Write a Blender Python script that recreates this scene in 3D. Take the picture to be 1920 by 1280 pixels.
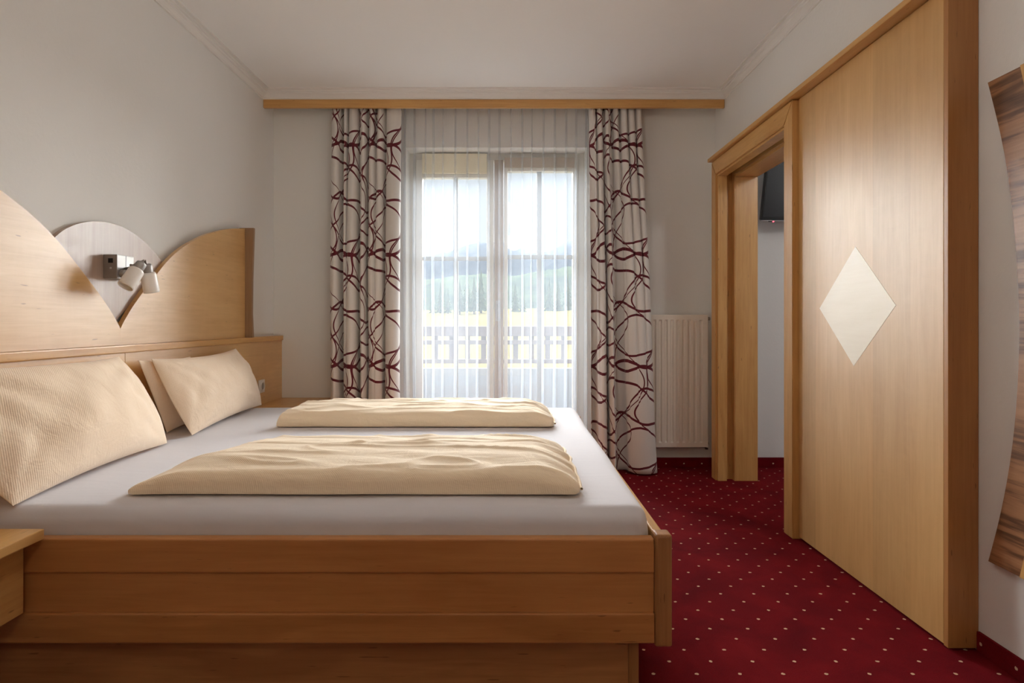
import bpy, bmesh, math, random
from mathutils import Vector, Matrix, noise, Euler

random.seed(7)
S = bpy.context.scene
for o in list(bpy.data.objects):
    bpy.data.objects.remove(o)
COL = S.collection

# ------------------------------------------------------------------ camera
cd = bpy.data.cameras.new('camera')
cam = bpy.data.objects.new('camera', cd)
COL.objects.link(cam)
cam.location = (0, 0, 1.0)
cam.rotation_euler = (math.pi / 2, 0, 0)
cd.sensor_width = 36
cd.lens = 36 * 1100 / 1920
cd.shift_x = 8 / 1920
cd.shift_y = -37 / 1920
cd.clip_end = 8000
S.camera = cam

# ------------------------------------------------------------------ sky, daylight, exposure
w = bpy.data.worlds.new('sky')
S.world = w
w.use_nodes = True
bg = w.node_tree.nodes['Background']
bg.inputs[0].default_value = (0.86, 0.93, 1.0, 1)
bg.inputs[1].default_value = 0.74

def sun(name, strength, angle, direction, color):
    l = bpy.data.lights.new(name, 'SUN')
    l.energy = strength
    l.angle = math.radians(angle)
    l.color = color
    o = bpy.data.objects.new(name, l)
    COL.objects.link(o)
    o.rotation_euler = Vector(direction).to_track_quat('-Z', 'Y').to_euler()
    return o

sun('hazy_daylight', 54.0, 80, (-0.06, -1.0, -0.20), (1.0, 0.97, 0.93))

S.view_settings.view_transform = 'Standard'
S.view_settings.look = 'None'
S.view_settings.exposure = 0.18
S.view_settings.gamma = 1
S.view_settings.use_curve_mapping = False
S.cycles.max_bounces = 14
S.cycles.diffuse_bounces = 8
S.cycles.transparent_max_bounces = 24
S.cycles.sample_clamp_indirect = 6
S.cycles.use_denoising = True

# ------------------------------------------------------------------ material helpers
def srgb(r, g, b):
    f = lambda c: c / 12.92 if c <= .04045 else ((c + .055) / 1.055) ** 2.4
    return (f(r / 255), f(g / 255), f(b / 255), 1)

class NT:
    def __init__(s, name):
        s.m = bpy.data.materials.new(name)
        s.m.use_nodes = True
        s.t = s.m.node_tree
        s.N = s.t.nodes
        s.L = s.t.links
        s.b = s.N['Principled BSDF']
        s.out = s.N['Material Output']
    def n(s, typ, **kw):
        nd = s.N.new(typ)
        for k, v in kw.items():
            setattr(nd, k, v)
        return nd
    def put(s, sock, v):
        if v is None:
            return
        if hasattr(v, 'is_output') or isinstance(v, bpy.types.NodeSocket):
            s.L.new(v, sock)
        else:
            sock.default_value = v
    def math(s, op, a, b=None, c=None, clamp=False):
        nd = s.n('ShaderNodeMath', operation=op)
        nd.use_clamp = clamp
        s.put(nd.inputs[0], a); s.put(nd.inputs[1], b)
        if c is not None: s.put(nd.inputs[2], c)
        return nd.outputs[0]
    def coord(s, which='Object'):
        return s.n('ShaderNodeTexCoord').outputs[which]
    def mapping(s, v, scale=(1, 1, 1), loc=(0, 0, 0), rot=(0, 0, 0)):
        nd = s.n('ShaderNodeMapping')
        s.L.new(v, nd.inputs[0])
        nd.inputs[1].default_value = loc
        nd.inputs[2].default_value = rot
        nd.inputs[3].default_value = scale
        return nd.outputs[0]
    def noise(s, v, scale=5, detail=4, rough=.5, dist=0):
        nd = s.n('ShaderNodeTexNoise')
        s.L.new(v, nd.inputs['Vector'])
        nd.inputs['Scale'].default_value = scale
        nd.inputs['Detail'].default_value = detail
        nd.inputs['Roughness'].default_value = rough
        nd.inputs['Distortion'].default_value = dist
        return nd.outputs[0]
    def ramp(s, f, stops):
        nd = s.n('ShaderNodeValToRGB')
        s.L.new(f, nd.inputs[0])
        e = nd.color_ramp.elements
        while len(e) < len(stops): e.new(.5)
        for k, (p, c) in enumerate(stops):
            e[k].position = p
            e[k].color = c if len(c) == 4 else (*c, 1)
        return nd.outputs[0]
    def mix(s, f, a, b, mode='MIX'):
        nd = s.n('ShaderNodeMix', data_type='RGBA', blend_type=mode)
        s.put(nd.inputs[0], f); s.put(nd.inputs[6], a); s.put(nd.inputs[7], b)
        return nd.outputs[2]
    def bump(s, h, strength=.2, dist=.01):
        nd = s.n('ShaderNodeBump')
        s.L.new(h, nd.inputs['Height'])
        nd.inputs['Strength'].default_value = strength
        nd.inputs['Distance'].default_value = dist
        s.L.new(nd.outputs[0], s.b.inputs['Normal'])
    def sep(s, v):
        nd = s.n('ShaderNodeSeparateXYZ')
        s.L.new(v, nd.inputs[0])
        return nd.outputs

def plain(name, col, rough=.5, metal=0, spec=.5, emit=None, es=0):
    t = NT(name)
    t.b.inputs['Roughness'].default_value = rough
    t.b.inputs['Metallic'].default_value = metal
    t.b.inputs['Specular IOR Level'].default_value = spec
    v = t.noise(t.coord(), 40, 3)
    c = t.mix(v, (col[0] * .95, col[1] * .95, col[2] * .95, 1), (min(1, col[0] * 1.04), min(1, col[1] * 1.04), min(1, col[2] * 1.04), 1))
    t.L.new(c, t.b.inputs['Base Color'])
    if emit:
        t.b.inputs['Emission Color'].default_value = emit
        t.b.inputs['Emission Strength'].default_value = es
    return t.m

def wood(name, light, dark, axis='x', rough=.33, fine=1.0, strips=None, figure=0.0, cathedral=0.0, spec=.5, flecks=True):
    """varnished veneer, grain running along the given axis"""
    t = NT(name)
    co = t.coord()
    lo, hi = 1.2, 22 * fine
    sc = {'x': (lo, hi, hi), 'y': (hi, lo, hi), 'z': (hi, hi, lo)}[axis]
    g = t.noise(t.mapping(co, sc), 3.0, 8, .6, .4)
    sc2 = tuple(k * .22 if k > 2 else k * .9 for k in sc)
    big = t.noise(t.mapping(co, sc2, (3, 1, 2)), 1.6, 4, .55, .9)
    f = t.math('ADD', t.math('MULTIPLY', g, .45), t.math('MULTIPLY', big, .55))
    mid = tuple((light[k] + dark[k]) / 2 for k in range(3))
    c = t.ramp(f, [(.30, dark), (.48, (*mid, 1)), (.66, light)])
    if cathedral:
        wv = t.n('ShaderNodeTexWave', wave_type='RINGS', bands_direction='X' if axis == 'z' else 'Z')
        ca = {'x': (1.1, 5, 5), 'y': (5, 1.1, 5), 'z': (5, 5, 1.1)}[axis]
        t.L.new(t.mapping(co, ca, (.3, .4, .2)), wv.inputs[0])
        wv.inputs['Scale'].default_value = 1.7
        wv.inputs['Distortion'].default_value = 5
        wv.inputs['Detail'].default_value = 2
        wv.inputs['Detail Scale'].default_value = .9
        r = t.ramp(wv.outputs[1], [(0, (0, 0, 0, 1)), (.10, (0, 0, 0, 1)), (.30, (1, 1, 1, 1))])
        c = t.mix(t.math('MULTIPLY', t.math('SUBTRACT', 1, r), cathedral), c, dark)
    if strips:
        ax, wd, off = strips
        xyz = t.sep(co)
        k = t.math('DIVIDE', t.math('ADD', xyz['XYZ'.index(ax.upper())], off), wd)
        fl = t.math('FLOOR', k)
        wn = t.n('ShaderNodeTexWhiteNoise', noise_dimensions='1D')
        t.L.new(fl, wn.inputs['W'])
        hs = t.n('ShaderNodeHueSaturation')
        t.L.new(c, hs.inputs['Color'])
        t.L.new(t.math('ADD', t.math('MULTIPLY', wn.outputs[0], .14), .93), hs.inputs['Value'])
        c = hs.outputs[0]
        fr = t.math('FRACT', k)
        edge = t.math('LESS_THAN', fr, .012)
        c = t.mix(t.math('MULTIPLY', edge, .35), c, dark)
    if flecks:
        fs = {'x': (9, 70, 70), 'y': (70, 9, 70), 'z': (70, 70, 9)}[axis]
        vo = t.noise(t.mapping(co, fs, (7, 7, 7)), 1.7, 1)
        fk = t.ramp(vo, [(.73, (0, 0, 0, 1)), (.78, (1, 1, 1, 1))])
        c = t.mix(t.math('MULTIPLY', fk, .6), c, (dark[0] * .35, dark[1] * .3, dark[2] * .3, 1))
    t.L.new(c, t.b.inputs['Base Color'])
    t.b.inputs['Roughness'].default_value = rough
    t.b.inputs['Specular IOR Level'].default_value = spec
    h = g
    if figure:
        fs = {'x': (9, 3, 3), 'y': (3, 9, 3), 'z': (9, 9, 14)}[axis]
        fg = t.noise(t.mapping(co, fs, (0, 0, 0), (.5, 0, 0)), 1.1, 3, .5, 1.4)
        h = t.math('ADD', t.math('MULTIPLY', g, .25), t.math('MULTIPLY', fg, figure))
        c2 = t.mix(t.math('MULTIPLY', t.math('SUBTRACT', fg, .45, clamp=True), .9), c, light)
        t.L.new(c2, t.b.inputs['Base Color'])
    t.bump(h, .10, .004)
    return t.m

def fabric(name, col, stripe=None, rough=.85, wr=.35, stripe_axis=0):
    t = NT(name)
    co = t.coord()
    n1 = t.noise(t.mapping(co, (3.2, 9, 9), (0, 0, 0), (0, 0, .25)), 1.7, 5, .55, 1.1)
    n2 = t.noise(t.mapping(co, (9, 5, 6), (2, 1, 0), (0, 0, -.5)), 2.4, 4, .6, .8)
    rd = t.math('SUBTRACT', 1, t.math('MULTIPLY', t.math('ABSOLUTE', t.math('SUBTRACT', n2, .5)), 5), clamp=True)
    h = t.math('MULTIPLY', t.math('ADD', n1, t.math('MULTIPLY', rd, .08)), wr)
    if stripe:
        xyz = t.sep(co)
        a = t.math('ADD', xyz[0], xyz[1])
        s_ = t.math('SINE', t.math('MULTIPLY', t.math('ADD', a, t.math('MULTIPLY', xyz[2], .15)), stripe))
        h = t.math('ADD', h, t.math('MULTIPLY', s_, .012))
        c = t.mix(t.math('ADD', t.math('MULTIPLY', s_, .3), .5), (col[0] * .95, col[1] * .93, col[2] * .90, 1), col)
    else:
        c = t.mix(n1, (col[0] * .97, col[1] * .97, col[2] * .97, 1), col)
    t.L.new(c, t.b.inputs['Base Color'])
    t.b.inputs['Roughness'].default_value = rough
    t.b.inputs['Specular IOR Level'].default_value = .2
    t.b.inputs['Sheen Weight'].default_value = .25
    t.bump(h, .6, .02)
    return t.m

# ------------------------------------------------------------------ materials
HL, HD = (0.68, 0.40, 0.145, 1), (0.50, 0.255, 0.075, 1)
M = {}
M['wood_x'] = wood('honey_birch_across', HL, HD, 'x')
M['wood_y'] = wood('honey_birch_depth', HL, HD, 'y')
M['wood_z'] = wood('honey_birch_upright', HL, HD, 'z', fine=1.4)
M['wood_head'] = wood('pale_birch_headboard', (0.70, 0.435, 0.175, 1), (0.55, 0.30, 0.10, 1), 'y', rough=.38, figure=.3)
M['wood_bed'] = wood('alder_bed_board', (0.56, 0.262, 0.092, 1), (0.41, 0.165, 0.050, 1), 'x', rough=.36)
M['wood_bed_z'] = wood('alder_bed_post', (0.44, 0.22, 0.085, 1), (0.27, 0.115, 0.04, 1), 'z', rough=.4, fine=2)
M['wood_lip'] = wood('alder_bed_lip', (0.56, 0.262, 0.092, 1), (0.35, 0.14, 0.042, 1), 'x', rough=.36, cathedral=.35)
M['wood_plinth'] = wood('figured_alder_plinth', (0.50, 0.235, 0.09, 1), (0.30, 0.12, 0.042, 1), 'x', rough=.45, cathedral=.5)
M['wood_door'] = wood('satin_birch_door', (0.66, 0.40, 0.148, 1), (0.53, 0.285, 0.088, 1), 'z', rough=.40, fine=1.2, strips=('y', .2, 1.0), figure=.9, spec=.7, flecks=False)
M['wood_door'].node_tree.nodes['Principled BSDF'].inputs['Coat Weight'].default_value = .5
M['wood_door'].node_tree.nodes['Principled BSDF'].inputs['Coat Roughness'].default_value = .5
M['wood_head'].node_tree.nodes['Principled BSDF'].inputs['Coat Weight'].default_value = .8
M['wood_head'].node_tree.nodes['Principled BSDF'].inputs['Coat Roughness'].default_value = .40
M['wood_end'] = wood('birch_end_board', (0.46, 0.22, 0.07, 1), (0.34, 0.14, 0.042, 1), 'z', rough=.4, fine=1.6)
M['inlay'] = wood('pale_maple_inlay', (0.84, 0.75, 0.575, 1), (0.77, 0.665, 0.48, 1), 'y', rough=.40, spec=.8, flecks=False)
M['inlay'].node_tree.nodes['Principled BSDF'].inputs['Coat Weight'].default_value = .5
M['inlay'].node_tree.nodes['Principled BSDF'].inputs['Coat Roughness'].default_value = .5
M['disc'] = wood('grey_oak_disc', (0.47, 0.36, 0.295, 1), (0.36, 0.255, 0.20, 1), 'z', rough=.33, fine=3, flecks=False)
M['cap'] = wood('brown_oak_batten', (0.36, 0.225, 0.125, 1), (0.27, 0.16, 0.085, 1), 'z', rough=.4, fine=3, flecks=False)

def walnut():
    t = NT('walnut_streaked')
    co = t.coord()
    g = t.noise(t.mapping(co, (20, 2.0, 34), (0, 0, 0), (.12, 0, 0)), 1.7, 6, .6, .9)
    b = t.noise(t.mapping(co, (3, .8, 7.5), (0, 0, .37), (.12, 0, 0)), 1.5, 4, .62, .6)
    f = t.math('ADD', t.math('MULTIPLY', g, .35), t.math('MULTIPLY', b, .65))
    c = t.ramp(f, [(.36, (0.075, 0.032, 0.016, 1)), (.44, (0.16, 0.075, 0.035, 1)), (.5, (0.33, 0.16, 0.075, 1)), (.62, (0.42, 0.22, 0.11, 1))])
    t.L.new(c, t.b.inputs['Base Color'])
    t.b.inputs['Roughness'].default_value = .35
    return t.m
M['walnut'] = walnut()

def plaster(name, col, sc=55, st=.25):
    t = NT(name)
    co = t.coord()
    n = t.noise(co, sc, 6, .6)
    n2 = t.noise(co, 2.2, 3)
    c = t.mix(n2, (col[0] * .97, col[1] * .97, col[2] * .965, 1), col)
    t.L.new(c, t.b.inputs['Base Color'])
    t.b.inputs['Roughness'].default_value = .9
    t.b.inputs['Specular IOR Level'].default_value = .15
    t.bump(n, st, .004)
    return t.m
M['wall'] = plaster('white_plaster', (0.79, 0.79, 0.775, 1))
M['ceil'] = plaster('ceiling_paint', (0.88, 0.88, 0.87, 1), 30, .12)
M['stucco'] = plaster('cornice_paint', (0.80, 0.79, 0.765, 1), 20, .03)
M['outer_plaster'] = plaster('outer_plaster', (0.78, 0.77, 0.74, 1))

def carpet(side=False):
    t = NT('red_dotted_carpet')
    co = t.coord()
    xyz = t.sep(co)
    if side: xyz = [xyz[1], xyz[2], t.math('ADD', 0, 1.636)]
    def dots(a, b, ax, bx):
        u = t.math('WRAP', t.math('SUBTRACT', a, ax), .06135, -.06135)
        v = t.math('WRAP', t.math('SUBTRACT', b, bx), .06135, -.06135)
        wob = t.noise(co, 160, 2)
        d = t.math('SQRT', t.math('ADD', t.math('POWER', u, 2), t.math('POWER', t.math('MULTIPLY', v, 1.15), 2)))
        d = t.math('ADD', d, t.math('MULTIPLY', t.math('SUBTRACT', wob, .5), .006))
        return t.math('LESS_THAN', d, .0054)
    hv = t.math('ADD', xyz[1], xyz[2])
    d = t.math('MAXIMUM', dots(xyz[0], hv, .0462, 1.667), dots(xyz[0], hv, .0462 + .06135, 1.667 + .06135))
    n = t.noise(co, 420, 3, .7)
    n2 = t.noise(t.mapping(co, (1, 1, 1)), 4.5, 4, .6, .5)
    base = t.ramp(t.math('ADD', t.math('MULTIPLY', n, .5), t.math('MULTIPLY', n2, .5)),
                  [(.35, (0.085, 0.0022, 0.006, 1)), (.52, (0.16, 0.0048, 0.009, 1)), (.68, (0.235, 0.010, 0.014, 1))])
    c = t.mix(d, base, (0.72, 0.50, 0.33, 1))
    t.L.new(c, t.b.inputs['Base Color'])
    t.b.inputs['Roughness'].default_value = .95
    t.b.inputs['Specular IOR Level'].default_value = .05
    t.b.inputs['Sheen Weight'].default_value = .05
    t.b.inputs['Sheen Tint'].default_value = (.8, .15, .18, 1)
    t.bump(n, .5, .006)
    return t.m
M['carpet'] = carpet()
M['carpet_side'] = carpet(True)

M['sheet'] = fabric('white_sheet', (0.66, 0.66, 0.72, 1), wr=.10)
M['cream'] = fabric('cream_striped_linen', (0.95, 0.785, 0.61, 1), stripe=900, wr=.34)
M['cream2'] = fabric('cream_linen', (0.96, 0.82, 0.625, 1), stripe=1100, wr=.45)

RU, RV = .70, .735
def curtain_mat():
    t = NT('curtain_cream_burgundy_loops')
    uv = t.sep(t.coord('UV'))
    u, v = uv[0], uv[1]
    TP = 2 * math.pi
    def sinf(x, per, amp, ph):
        return t.math('MULTIPLY', t.math('SINE', t.math('MULTIPLY_ADD', x, TP / per, ph)), amp)
    acc = None
    # (runs along, offset, half width, [(period, amplitude, phase)...])
    H = [(.00, .0080, [(RU / 2, .035, 0.0), (RU, .03, .5)]),
         (.03, .0090, [(RU / 2, .030, 2.6), (RU, .02, 2.0)]),
         (.15, .0060, [(RU, .09, 1.2), (RU / 2, .02, .3)]),
         (.24, .0060, [(RU, .10, 4.4)]),
         (.36, .0070, [(RU / 2, .030, 3.9), (RU, .05, 5.0)]),
         (.50, .0065, [(RU, .10, 3.3), (RU / 2, .03, 1.0)]),
         (.60, .0070, [(RU / 2, .03, .9), (RU, .07, .0)])]
    Vt = [(.08, .0040, [(RV, .11, .3), (RV / 2, .02, 1)]),
          (.30, .0034, [(RV, .13, 2.4)]),
          (.46, .0045, [(RV / 2, .05, 4.0), (RV, .08, .4)]),
          (.58, .0034, [(RV, .12, 4.9)]),
          (.20, .0036, [(RV, .10, 5.6), (RV / 2, .03, 2)])]
    for a, b, R, T in ((v, u, RV, H), (u, v, RU, Vt)):
        for off, hw, terms in T:
            f = t.math('SUBTRACT', a, off)
            for per, amp, ph in terms:
                f = t.math('SUBTRACT', f, sinf(b, per, amp, ph))
            f = t.math('ABSOLUTE', t.math('WRAP', f, R / 2, -R / 2))
            m = t.math('LESS_THAN', f, hw * 1.2)
            acc = m if acc is None else t.math('MAXIMUM', acc, m)
    weave = t.noise(t.mapping(t.coord('UV'), (900, 500, 1)), 1, 2)
    base = t.mix(weave, (0.66, 0.64, 0.62, 1), (0.73, 0.71, 0.685, 1))
    c = t.mix(acc, base, (0.115, 0.009, 0.018, 1))
    t.L.new(c, t.b.inputs['Base Color'])
    t.b.inputs['Roughness'].default_value = .7
    t.b.inputs['Specular IOR Level'].default_value = .25
    t.b.inputs['Sheen Weight'].default_value = .2
    return t.m
M['curtain'] = curtain_mat()

def sheer_mat():
    t = NT('sheer_voile')
    t.N.remove(t.b)
    tr = t.n('ShaderNodeBsdfTransparent'); tr.inputs[0].default_value = (.97, .98, .99, 1)
    tl = t.n('ShaderNodeBsdfTranslucent'); tl.inputs[0].default_value = (.70, .82, .98, 1)
    df = t.n('ShaderNodeBsdfDiffuse'); df.inputs[0].default_value = (.95, .88, .80, 1)
    m1 = t.n('ShaderNodeMixShader'); m1.inputs[0].default_value = .5
    t.L.new(tl.outputs[0], m1.inputs[1]); t.L.new(df.outputs[0], m1.inputs[2])
    m2 = t.n('ShaderNodeMixShader')
    weave = t.noise(t.mapping(t.coord('UV'), (260, 30, 1)), 1, 2)
    t.L.new(t.math('ADD', t.math('MULTIPLY', weave, .06), .17), m2.inputs[0])
    t.L.new(tr.outputs[0], m2.inputs[1]); t.L.new(m1.outputs[0], m2.inputs[2])
    t.L.new(m2.outputs[0], t.out.inputs[0])
    return t.m
M['sheer'] = sheer_mat()

def glass_mat():
    t = NT('window_glass')
    t.N.remove(t.b)
    tr = t.n('ShaderNodeBsdfTransparent'); tr.inputs[0].default_value = (.97, .98, .98, 1)
    gl = t.n('ShaderNodeBsdfGlossy'); gl.inputs['Roughness'].default_value = .02
    lw = t.n('ShaderNodeFresnel'); lw.inputs[0].default_value = 1.45
    m = t.n('ShaderNodeMixShader')
    t.L.new(lw.outputs[0], m.inputs[0]); t.L.new(tr.outputs[0], m.inputs[1]); t.L.new(gl.outputs[0], m.inputs[2])
    t.L.new(m.outputs[0], t.out.inputs[0])
    return t.m
M['glass'] = glass_mat()

M['win_frame'] = plain('window_frame_wood', (0.38, 0.31, 0.25), .5)
M['win_white'] = plain('window_leaf_paint', (0.62, 0.61, 0.57), .45)
M['bar'] = plain('glazing_bar_paint', (0.30, 0.30, 0.28), .7, spec=.1)
M['blind'] = plain('cream_blind', (0.82, 0.76, 0.58), .8)
M['radiator'] = plain('radiator_enamel', (0.80, 0.74, 0.66), .35)
M['chrome'] = plain('brushed_steel', (0.40, 0.385, 0.37), .5, 1)
M['chrome_dark'] = plain('dark_steel', (0.32, 0.28, 0.25), .35, 1)
M['frost'] = plain('frosted_opal_glass', (0.86, 0.83, 0.79), .3)
M['black'] = plain('black_plastic', (0.006, 0.006, 0.007), .3)
M['screen'] = plain('tv_screen', (0.010, 0.011, 0.014), .25)
M['silver'] = plain('silver_plastic', (0.5, 0.5, 0.52), .4, .6)
M['red_led'] = plain('red_standby_light', (0.8, 0.05, 0.05), .4, emit=(1, .04, .06, 1), es=8)
M['white_plastic'] = plain('white_plastic', (0.74, 0.72, 0.67), .4)
M['grey_plastic'] = plain('grey_plastic', (0.30, 0.29, 0.27), .5)
M['dark_gap'] = plain('dark_gap', (0.02, 0.012, 0.008), .9)
M['rail_wood'] = plain('balcony_weathered_wood', (0.07, 0.055, 0.055), .9)
M['parapet'] = plain('grey_parapet_board', (0.11, 0.12, 0.135), .8)
M['concrete'] = plain('balcony_concrete', (0.20, 0.20, 0.20), .9)
M['bark'] = plain('conifer_bark', (0.10, 0.07, 0.05), .9)
def foliage(name, a, b, sc):
    t = NT(name)
    n = t.noise(t.coord(), sc, 5, .65)
    t.L.new(t.ramp(n, [(.35, a), (.65, b)]), t.b.inputs['Base Color'])
    t.b.inputs['Roughness'].default_value = 1
    t.b.inputs['Specular IOR Level'].default_value = 0
    return t.m
M['needles'] = foliage('haze_tinted_needles', (0.12, 0.18, 0.13, 1), (0.22, 0.29, 0.20, 1), .8)  # paler than real needles: distance haze is put into the colour
M['meadow'] = foliage('dry_meadow', (0.15, 0.135, 0.06, 1), (0.21, 0.185, 0.08, 1), .05)
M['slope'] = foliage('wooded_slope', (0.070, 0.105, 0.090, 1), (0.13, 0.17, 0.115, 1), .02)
M['hill'] = foliage('haze_tinted_hill', (0.13, 0.165, 0.21, 1), (0.18, 0.215, 0.26, 1), .01)  # blue-grey tint paints the distance haze onto the hill

# ------------------------------------------------------------------ mesh helpers
def tag(o, label=None, cat=None, group=None, kind=None):
    if label: o['label'] = label
    if cat: o['category'] = cat
    if group: o['group'] = group
    if kind: o['kind'] = kind
    return o

def world_loc(o):
    v = Vector((0, 0, 0))
    while o:
        v += o.location
        o = o.parent
    return v

def obj(name, bm, mat, parent=None, smooth=False, origin=None):
    """bm in world coordinates; links ONE mesh object"""
    me = bpy.data.meshes.new(name)
    org = Vector(origin) if origin is not None else (Vector((0, 0, 0)))
    bmesh.ops.recalc_face_normals(bm, faces=bm.faces)
    if parent is not None:
        base = world_loc(parent)
        shift = base + (org - base if origin is not None else Vector((0, 0, 0)))
    else:
        shift = org
        base = Vector((0, 0, 0))
    for v in bm.verts: v.co -= shift
    bm.to_mesh(me); bm.free()
    if smooth:
        for p in me.polygons: p.use_smooth = True
    o = bpy.data.objects.new(name, me)
    COL.objects.link(o)
    if mat is not None: me.materials.append(mat)
    o.parent = parent
    o.location = shift - base
    return o

def empty(name, loc):
    o = bpy.data.objects.new(name, None)
    o.empty_display_size = .1
    COL.objects.link(o)
    o.location = loc
    return o

def box(bm, x0, x1, y0, y1, z0, z1, bev=0, seg=2):
    vs = [bm.verts.new(p) for p in ((x0, y0, z0), (x1, y0, z0), (x1, y1, z0), (x0, y1, z0), (x0, y0, z1), (x1, y0, z1), (x1, y1, z1), (x0, y1, z1))]
    fs = [bm.faces.new([vs[i] for i in f]) for f in ((3, 2, 1, 0), (4, 5, 6, 7), (0, 1, 5, 4), (1, 2, 6, 5), (2, 3, 7, 6), (3, 0, 4, 7))]
    if bev:
        es = set()
        for f in fs:
            for e in f.edges: es.add(e)
        bmesh.ops.bevel(bm, geom=list(es), offset=bev, segments=seg, affect='EDGES', profile=.6)
    return bm

def B(x0, x1, y0, y1, z0, z1, bev=0, seg=2):
    return box(bmesh.new(), x0, x1, y0, y1, z0, z1, bev, seg)

def prism(bm, pts, axis, a0, a1):
    """extrude 2-D outline along axis; pts are the other two coordinates in xyz order"""
    def P(p, a):
        if axis == 'x': return (a, p[0], p[1])
        if axis == 'y': return (p[0], a, p[1])
        return (p[0], p[1], a)
    A = [bm.verts.new(P(p, a0)) for p in pts]
    Bv = [bm.verts.new(P(p, a1)) for p in pts]
    bm.faces.new(A); bm.faces.new(Bv[::-1])
    n = len(pts)
    for i in range(n):
        bm.faces.new((A[i], A[(i + 1) % n], Bv[(i + 1) % n], Bv[i]))
    return bm

def tube(bm, p0, p1, r0, r1=None, seg=20, caps=True):
    p0, p1 = Vector(p0), Vector(p1)
    r1 = r0 if r1 is None else r1
    d = (p1 - p0).normalized()
    a = d.orthogonal().normalized(); b = d.cross(a)
    R = []
    for p, r in ((p0, r0), (p1, r1)):
        R.append([bm.verts.new(p + (a * math.cos(t) + b * math.sin(t)) * r) for t in [2 * math.pi * k / seg for k in range(seg)]])
    for k in range(seg):
        bm.faces.new((R[0][k], R[0][(k + 1) % seg], R[1][(k + 1) % seg], R[1][k]))
    if caps:
        bm.faces.new(R[0][::-1]); bm.faces.new(R[1])
    return bm

def lathe(bm, p0, d, prof, seg=28):
    """prof: list of (distance along d, radius)"""
    p0, d = Vector(p0), Vector(d).normalized()
    a = d.orthogonal().normalized(); b = d.cross(a)
    R = [[bm.verts.new(p0 + d * s + (a * math.cos(t) + b * math.sin(t)) * max(r, 1e-4)) for t in [2 * math.pi * k / seg for k in range(seg)]] for s, r in prof]
    for i in range(len(R) - 1):
        for k in range(seg):
            bm.faces.new((R[i][k], R[i][(k + 1) % seg], R[i + 1][(k + 1) % seg], R[i + 1][k]))
    return bm

def strip(bm, prof, path_a, path_b):
    """sweep a closed profile between two lists of 3-D points"""
    A = [bm.verts.new(p) for p in path_a]; Bv = [bm.verts.new(p) for p in path_b]
    n = len(A)
    bm.faces.new(A); bm.faces.new(Bv[::-1])
    for i in range(n):
        bm.faces.new((A[i], A[(i + 1) % n], Bv[(i + 1) % n], Bv[i]))
    return bm

# ------------------------------------------------------------------ measurements
XL, XR = -1.614, 1.432          # side walls
YB = 4.044                      # window wall
YN = -2.3                       # wall behind the camera
ZC = 2.52                       # ceiling
XN = 3.3                        # far wall of the neighbouring room
WT = .34                        # outer wall thickness
wx0, wx1, wz1 = -.70, .545, 2.20
oy0, oy1, oz1 = 2.785, 3.70, 1.93

# ------------------------------------------------------------------ room shell
def struct(name, bm, mat, label, cat, **k):
    return tag(obj(name, bm, mat, **k), label, cat, kind='structure')

struct('floor', B(XL - .2, XN + .2, YN - .2, YB + .01, -.1, 0), M['carpet'], 'deep red carpet with small cream dots', 'floor')
struct('ceiling', B(XL - .2, XN + .2, YN - .2, YB + .3, ZC, ZC + .15), M['ceil'], 'smooth off-white painted ceiling', 'ceiling')
struct('wall_left', B(XL - .2, XL, YN - .2, YB + .3, 0, ZC), M['wall'], 'white plastered wall behind the headboard', 'wall')
bm = bmesh.new()
y0, y1 = YB, YB + WT
box(bm, XL, wx0, y0, y1, 0, ZC); box(bm, wx1, XN, y0, y1, 0, ZC); box(bm, wx0, wx1, y0, y1, wz1, ZC)
struct('wall_window', bm, M['wall'], 'off-white plastered wall holding the balcony door', 'wall')
bm = bmesh.new()
x0, x1 = XR, 1.565
box(bm, x0, x1, YN, oy0, 0, ZC); box(bm, x0, x1, oy1, YB, 0, ZC); box(bm, x0, x1, oy0, oy1, oz1, ZC)
struct('wall_right', bm, M['wall'], 'white plastered wall with the wood-framed passage', 'wall')
struct('wall_rear', B(XL, XN, YN - .2, YN, 0, ZC), M['wall'], 'white plastered wall behind the viewer', 'wall')
bm = bmesh.new()
box(bm, XN, XN + .2, YN, .6, 0, ZC); box(bm, XN, XN + .2, 2.4, YB, 0, ZC); box(bm, XN, XN + .2, .6, 2.4, 0, .9); box(bm, XN, XN + .2, .6, 2.4, 2.2, ZC)  # unseen window opening, added to bring daylight into the next room
struct('wall_neighbour', bm, M['wall'], 'white wall at the far side of the next room', 'wall')

# skirting of carpet strip
sk = lambda n, b, l: struct(n, b, M['carpet'], l, 'baseboard')
bm = bmesh.new(); box(bm, wx1 + .02, XR, YB - .010, YB, 0, .066, .002)
sk('baseboard_window', bm, 'red dotted carpet skirting under the radiator')
sk('baseboard_neighbour', B(1.565, XN, YB - .010, YB, 0, .066, .002), 'red dotted carpet skirting seen through the doorway')
struct('baseboard_right', B(XR - .010, XR, YN, 1.78, 0, .062, .002), M['carpet_side'], 'red dotted carpet skirting on the near right wall', 'baseboard')

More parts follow.
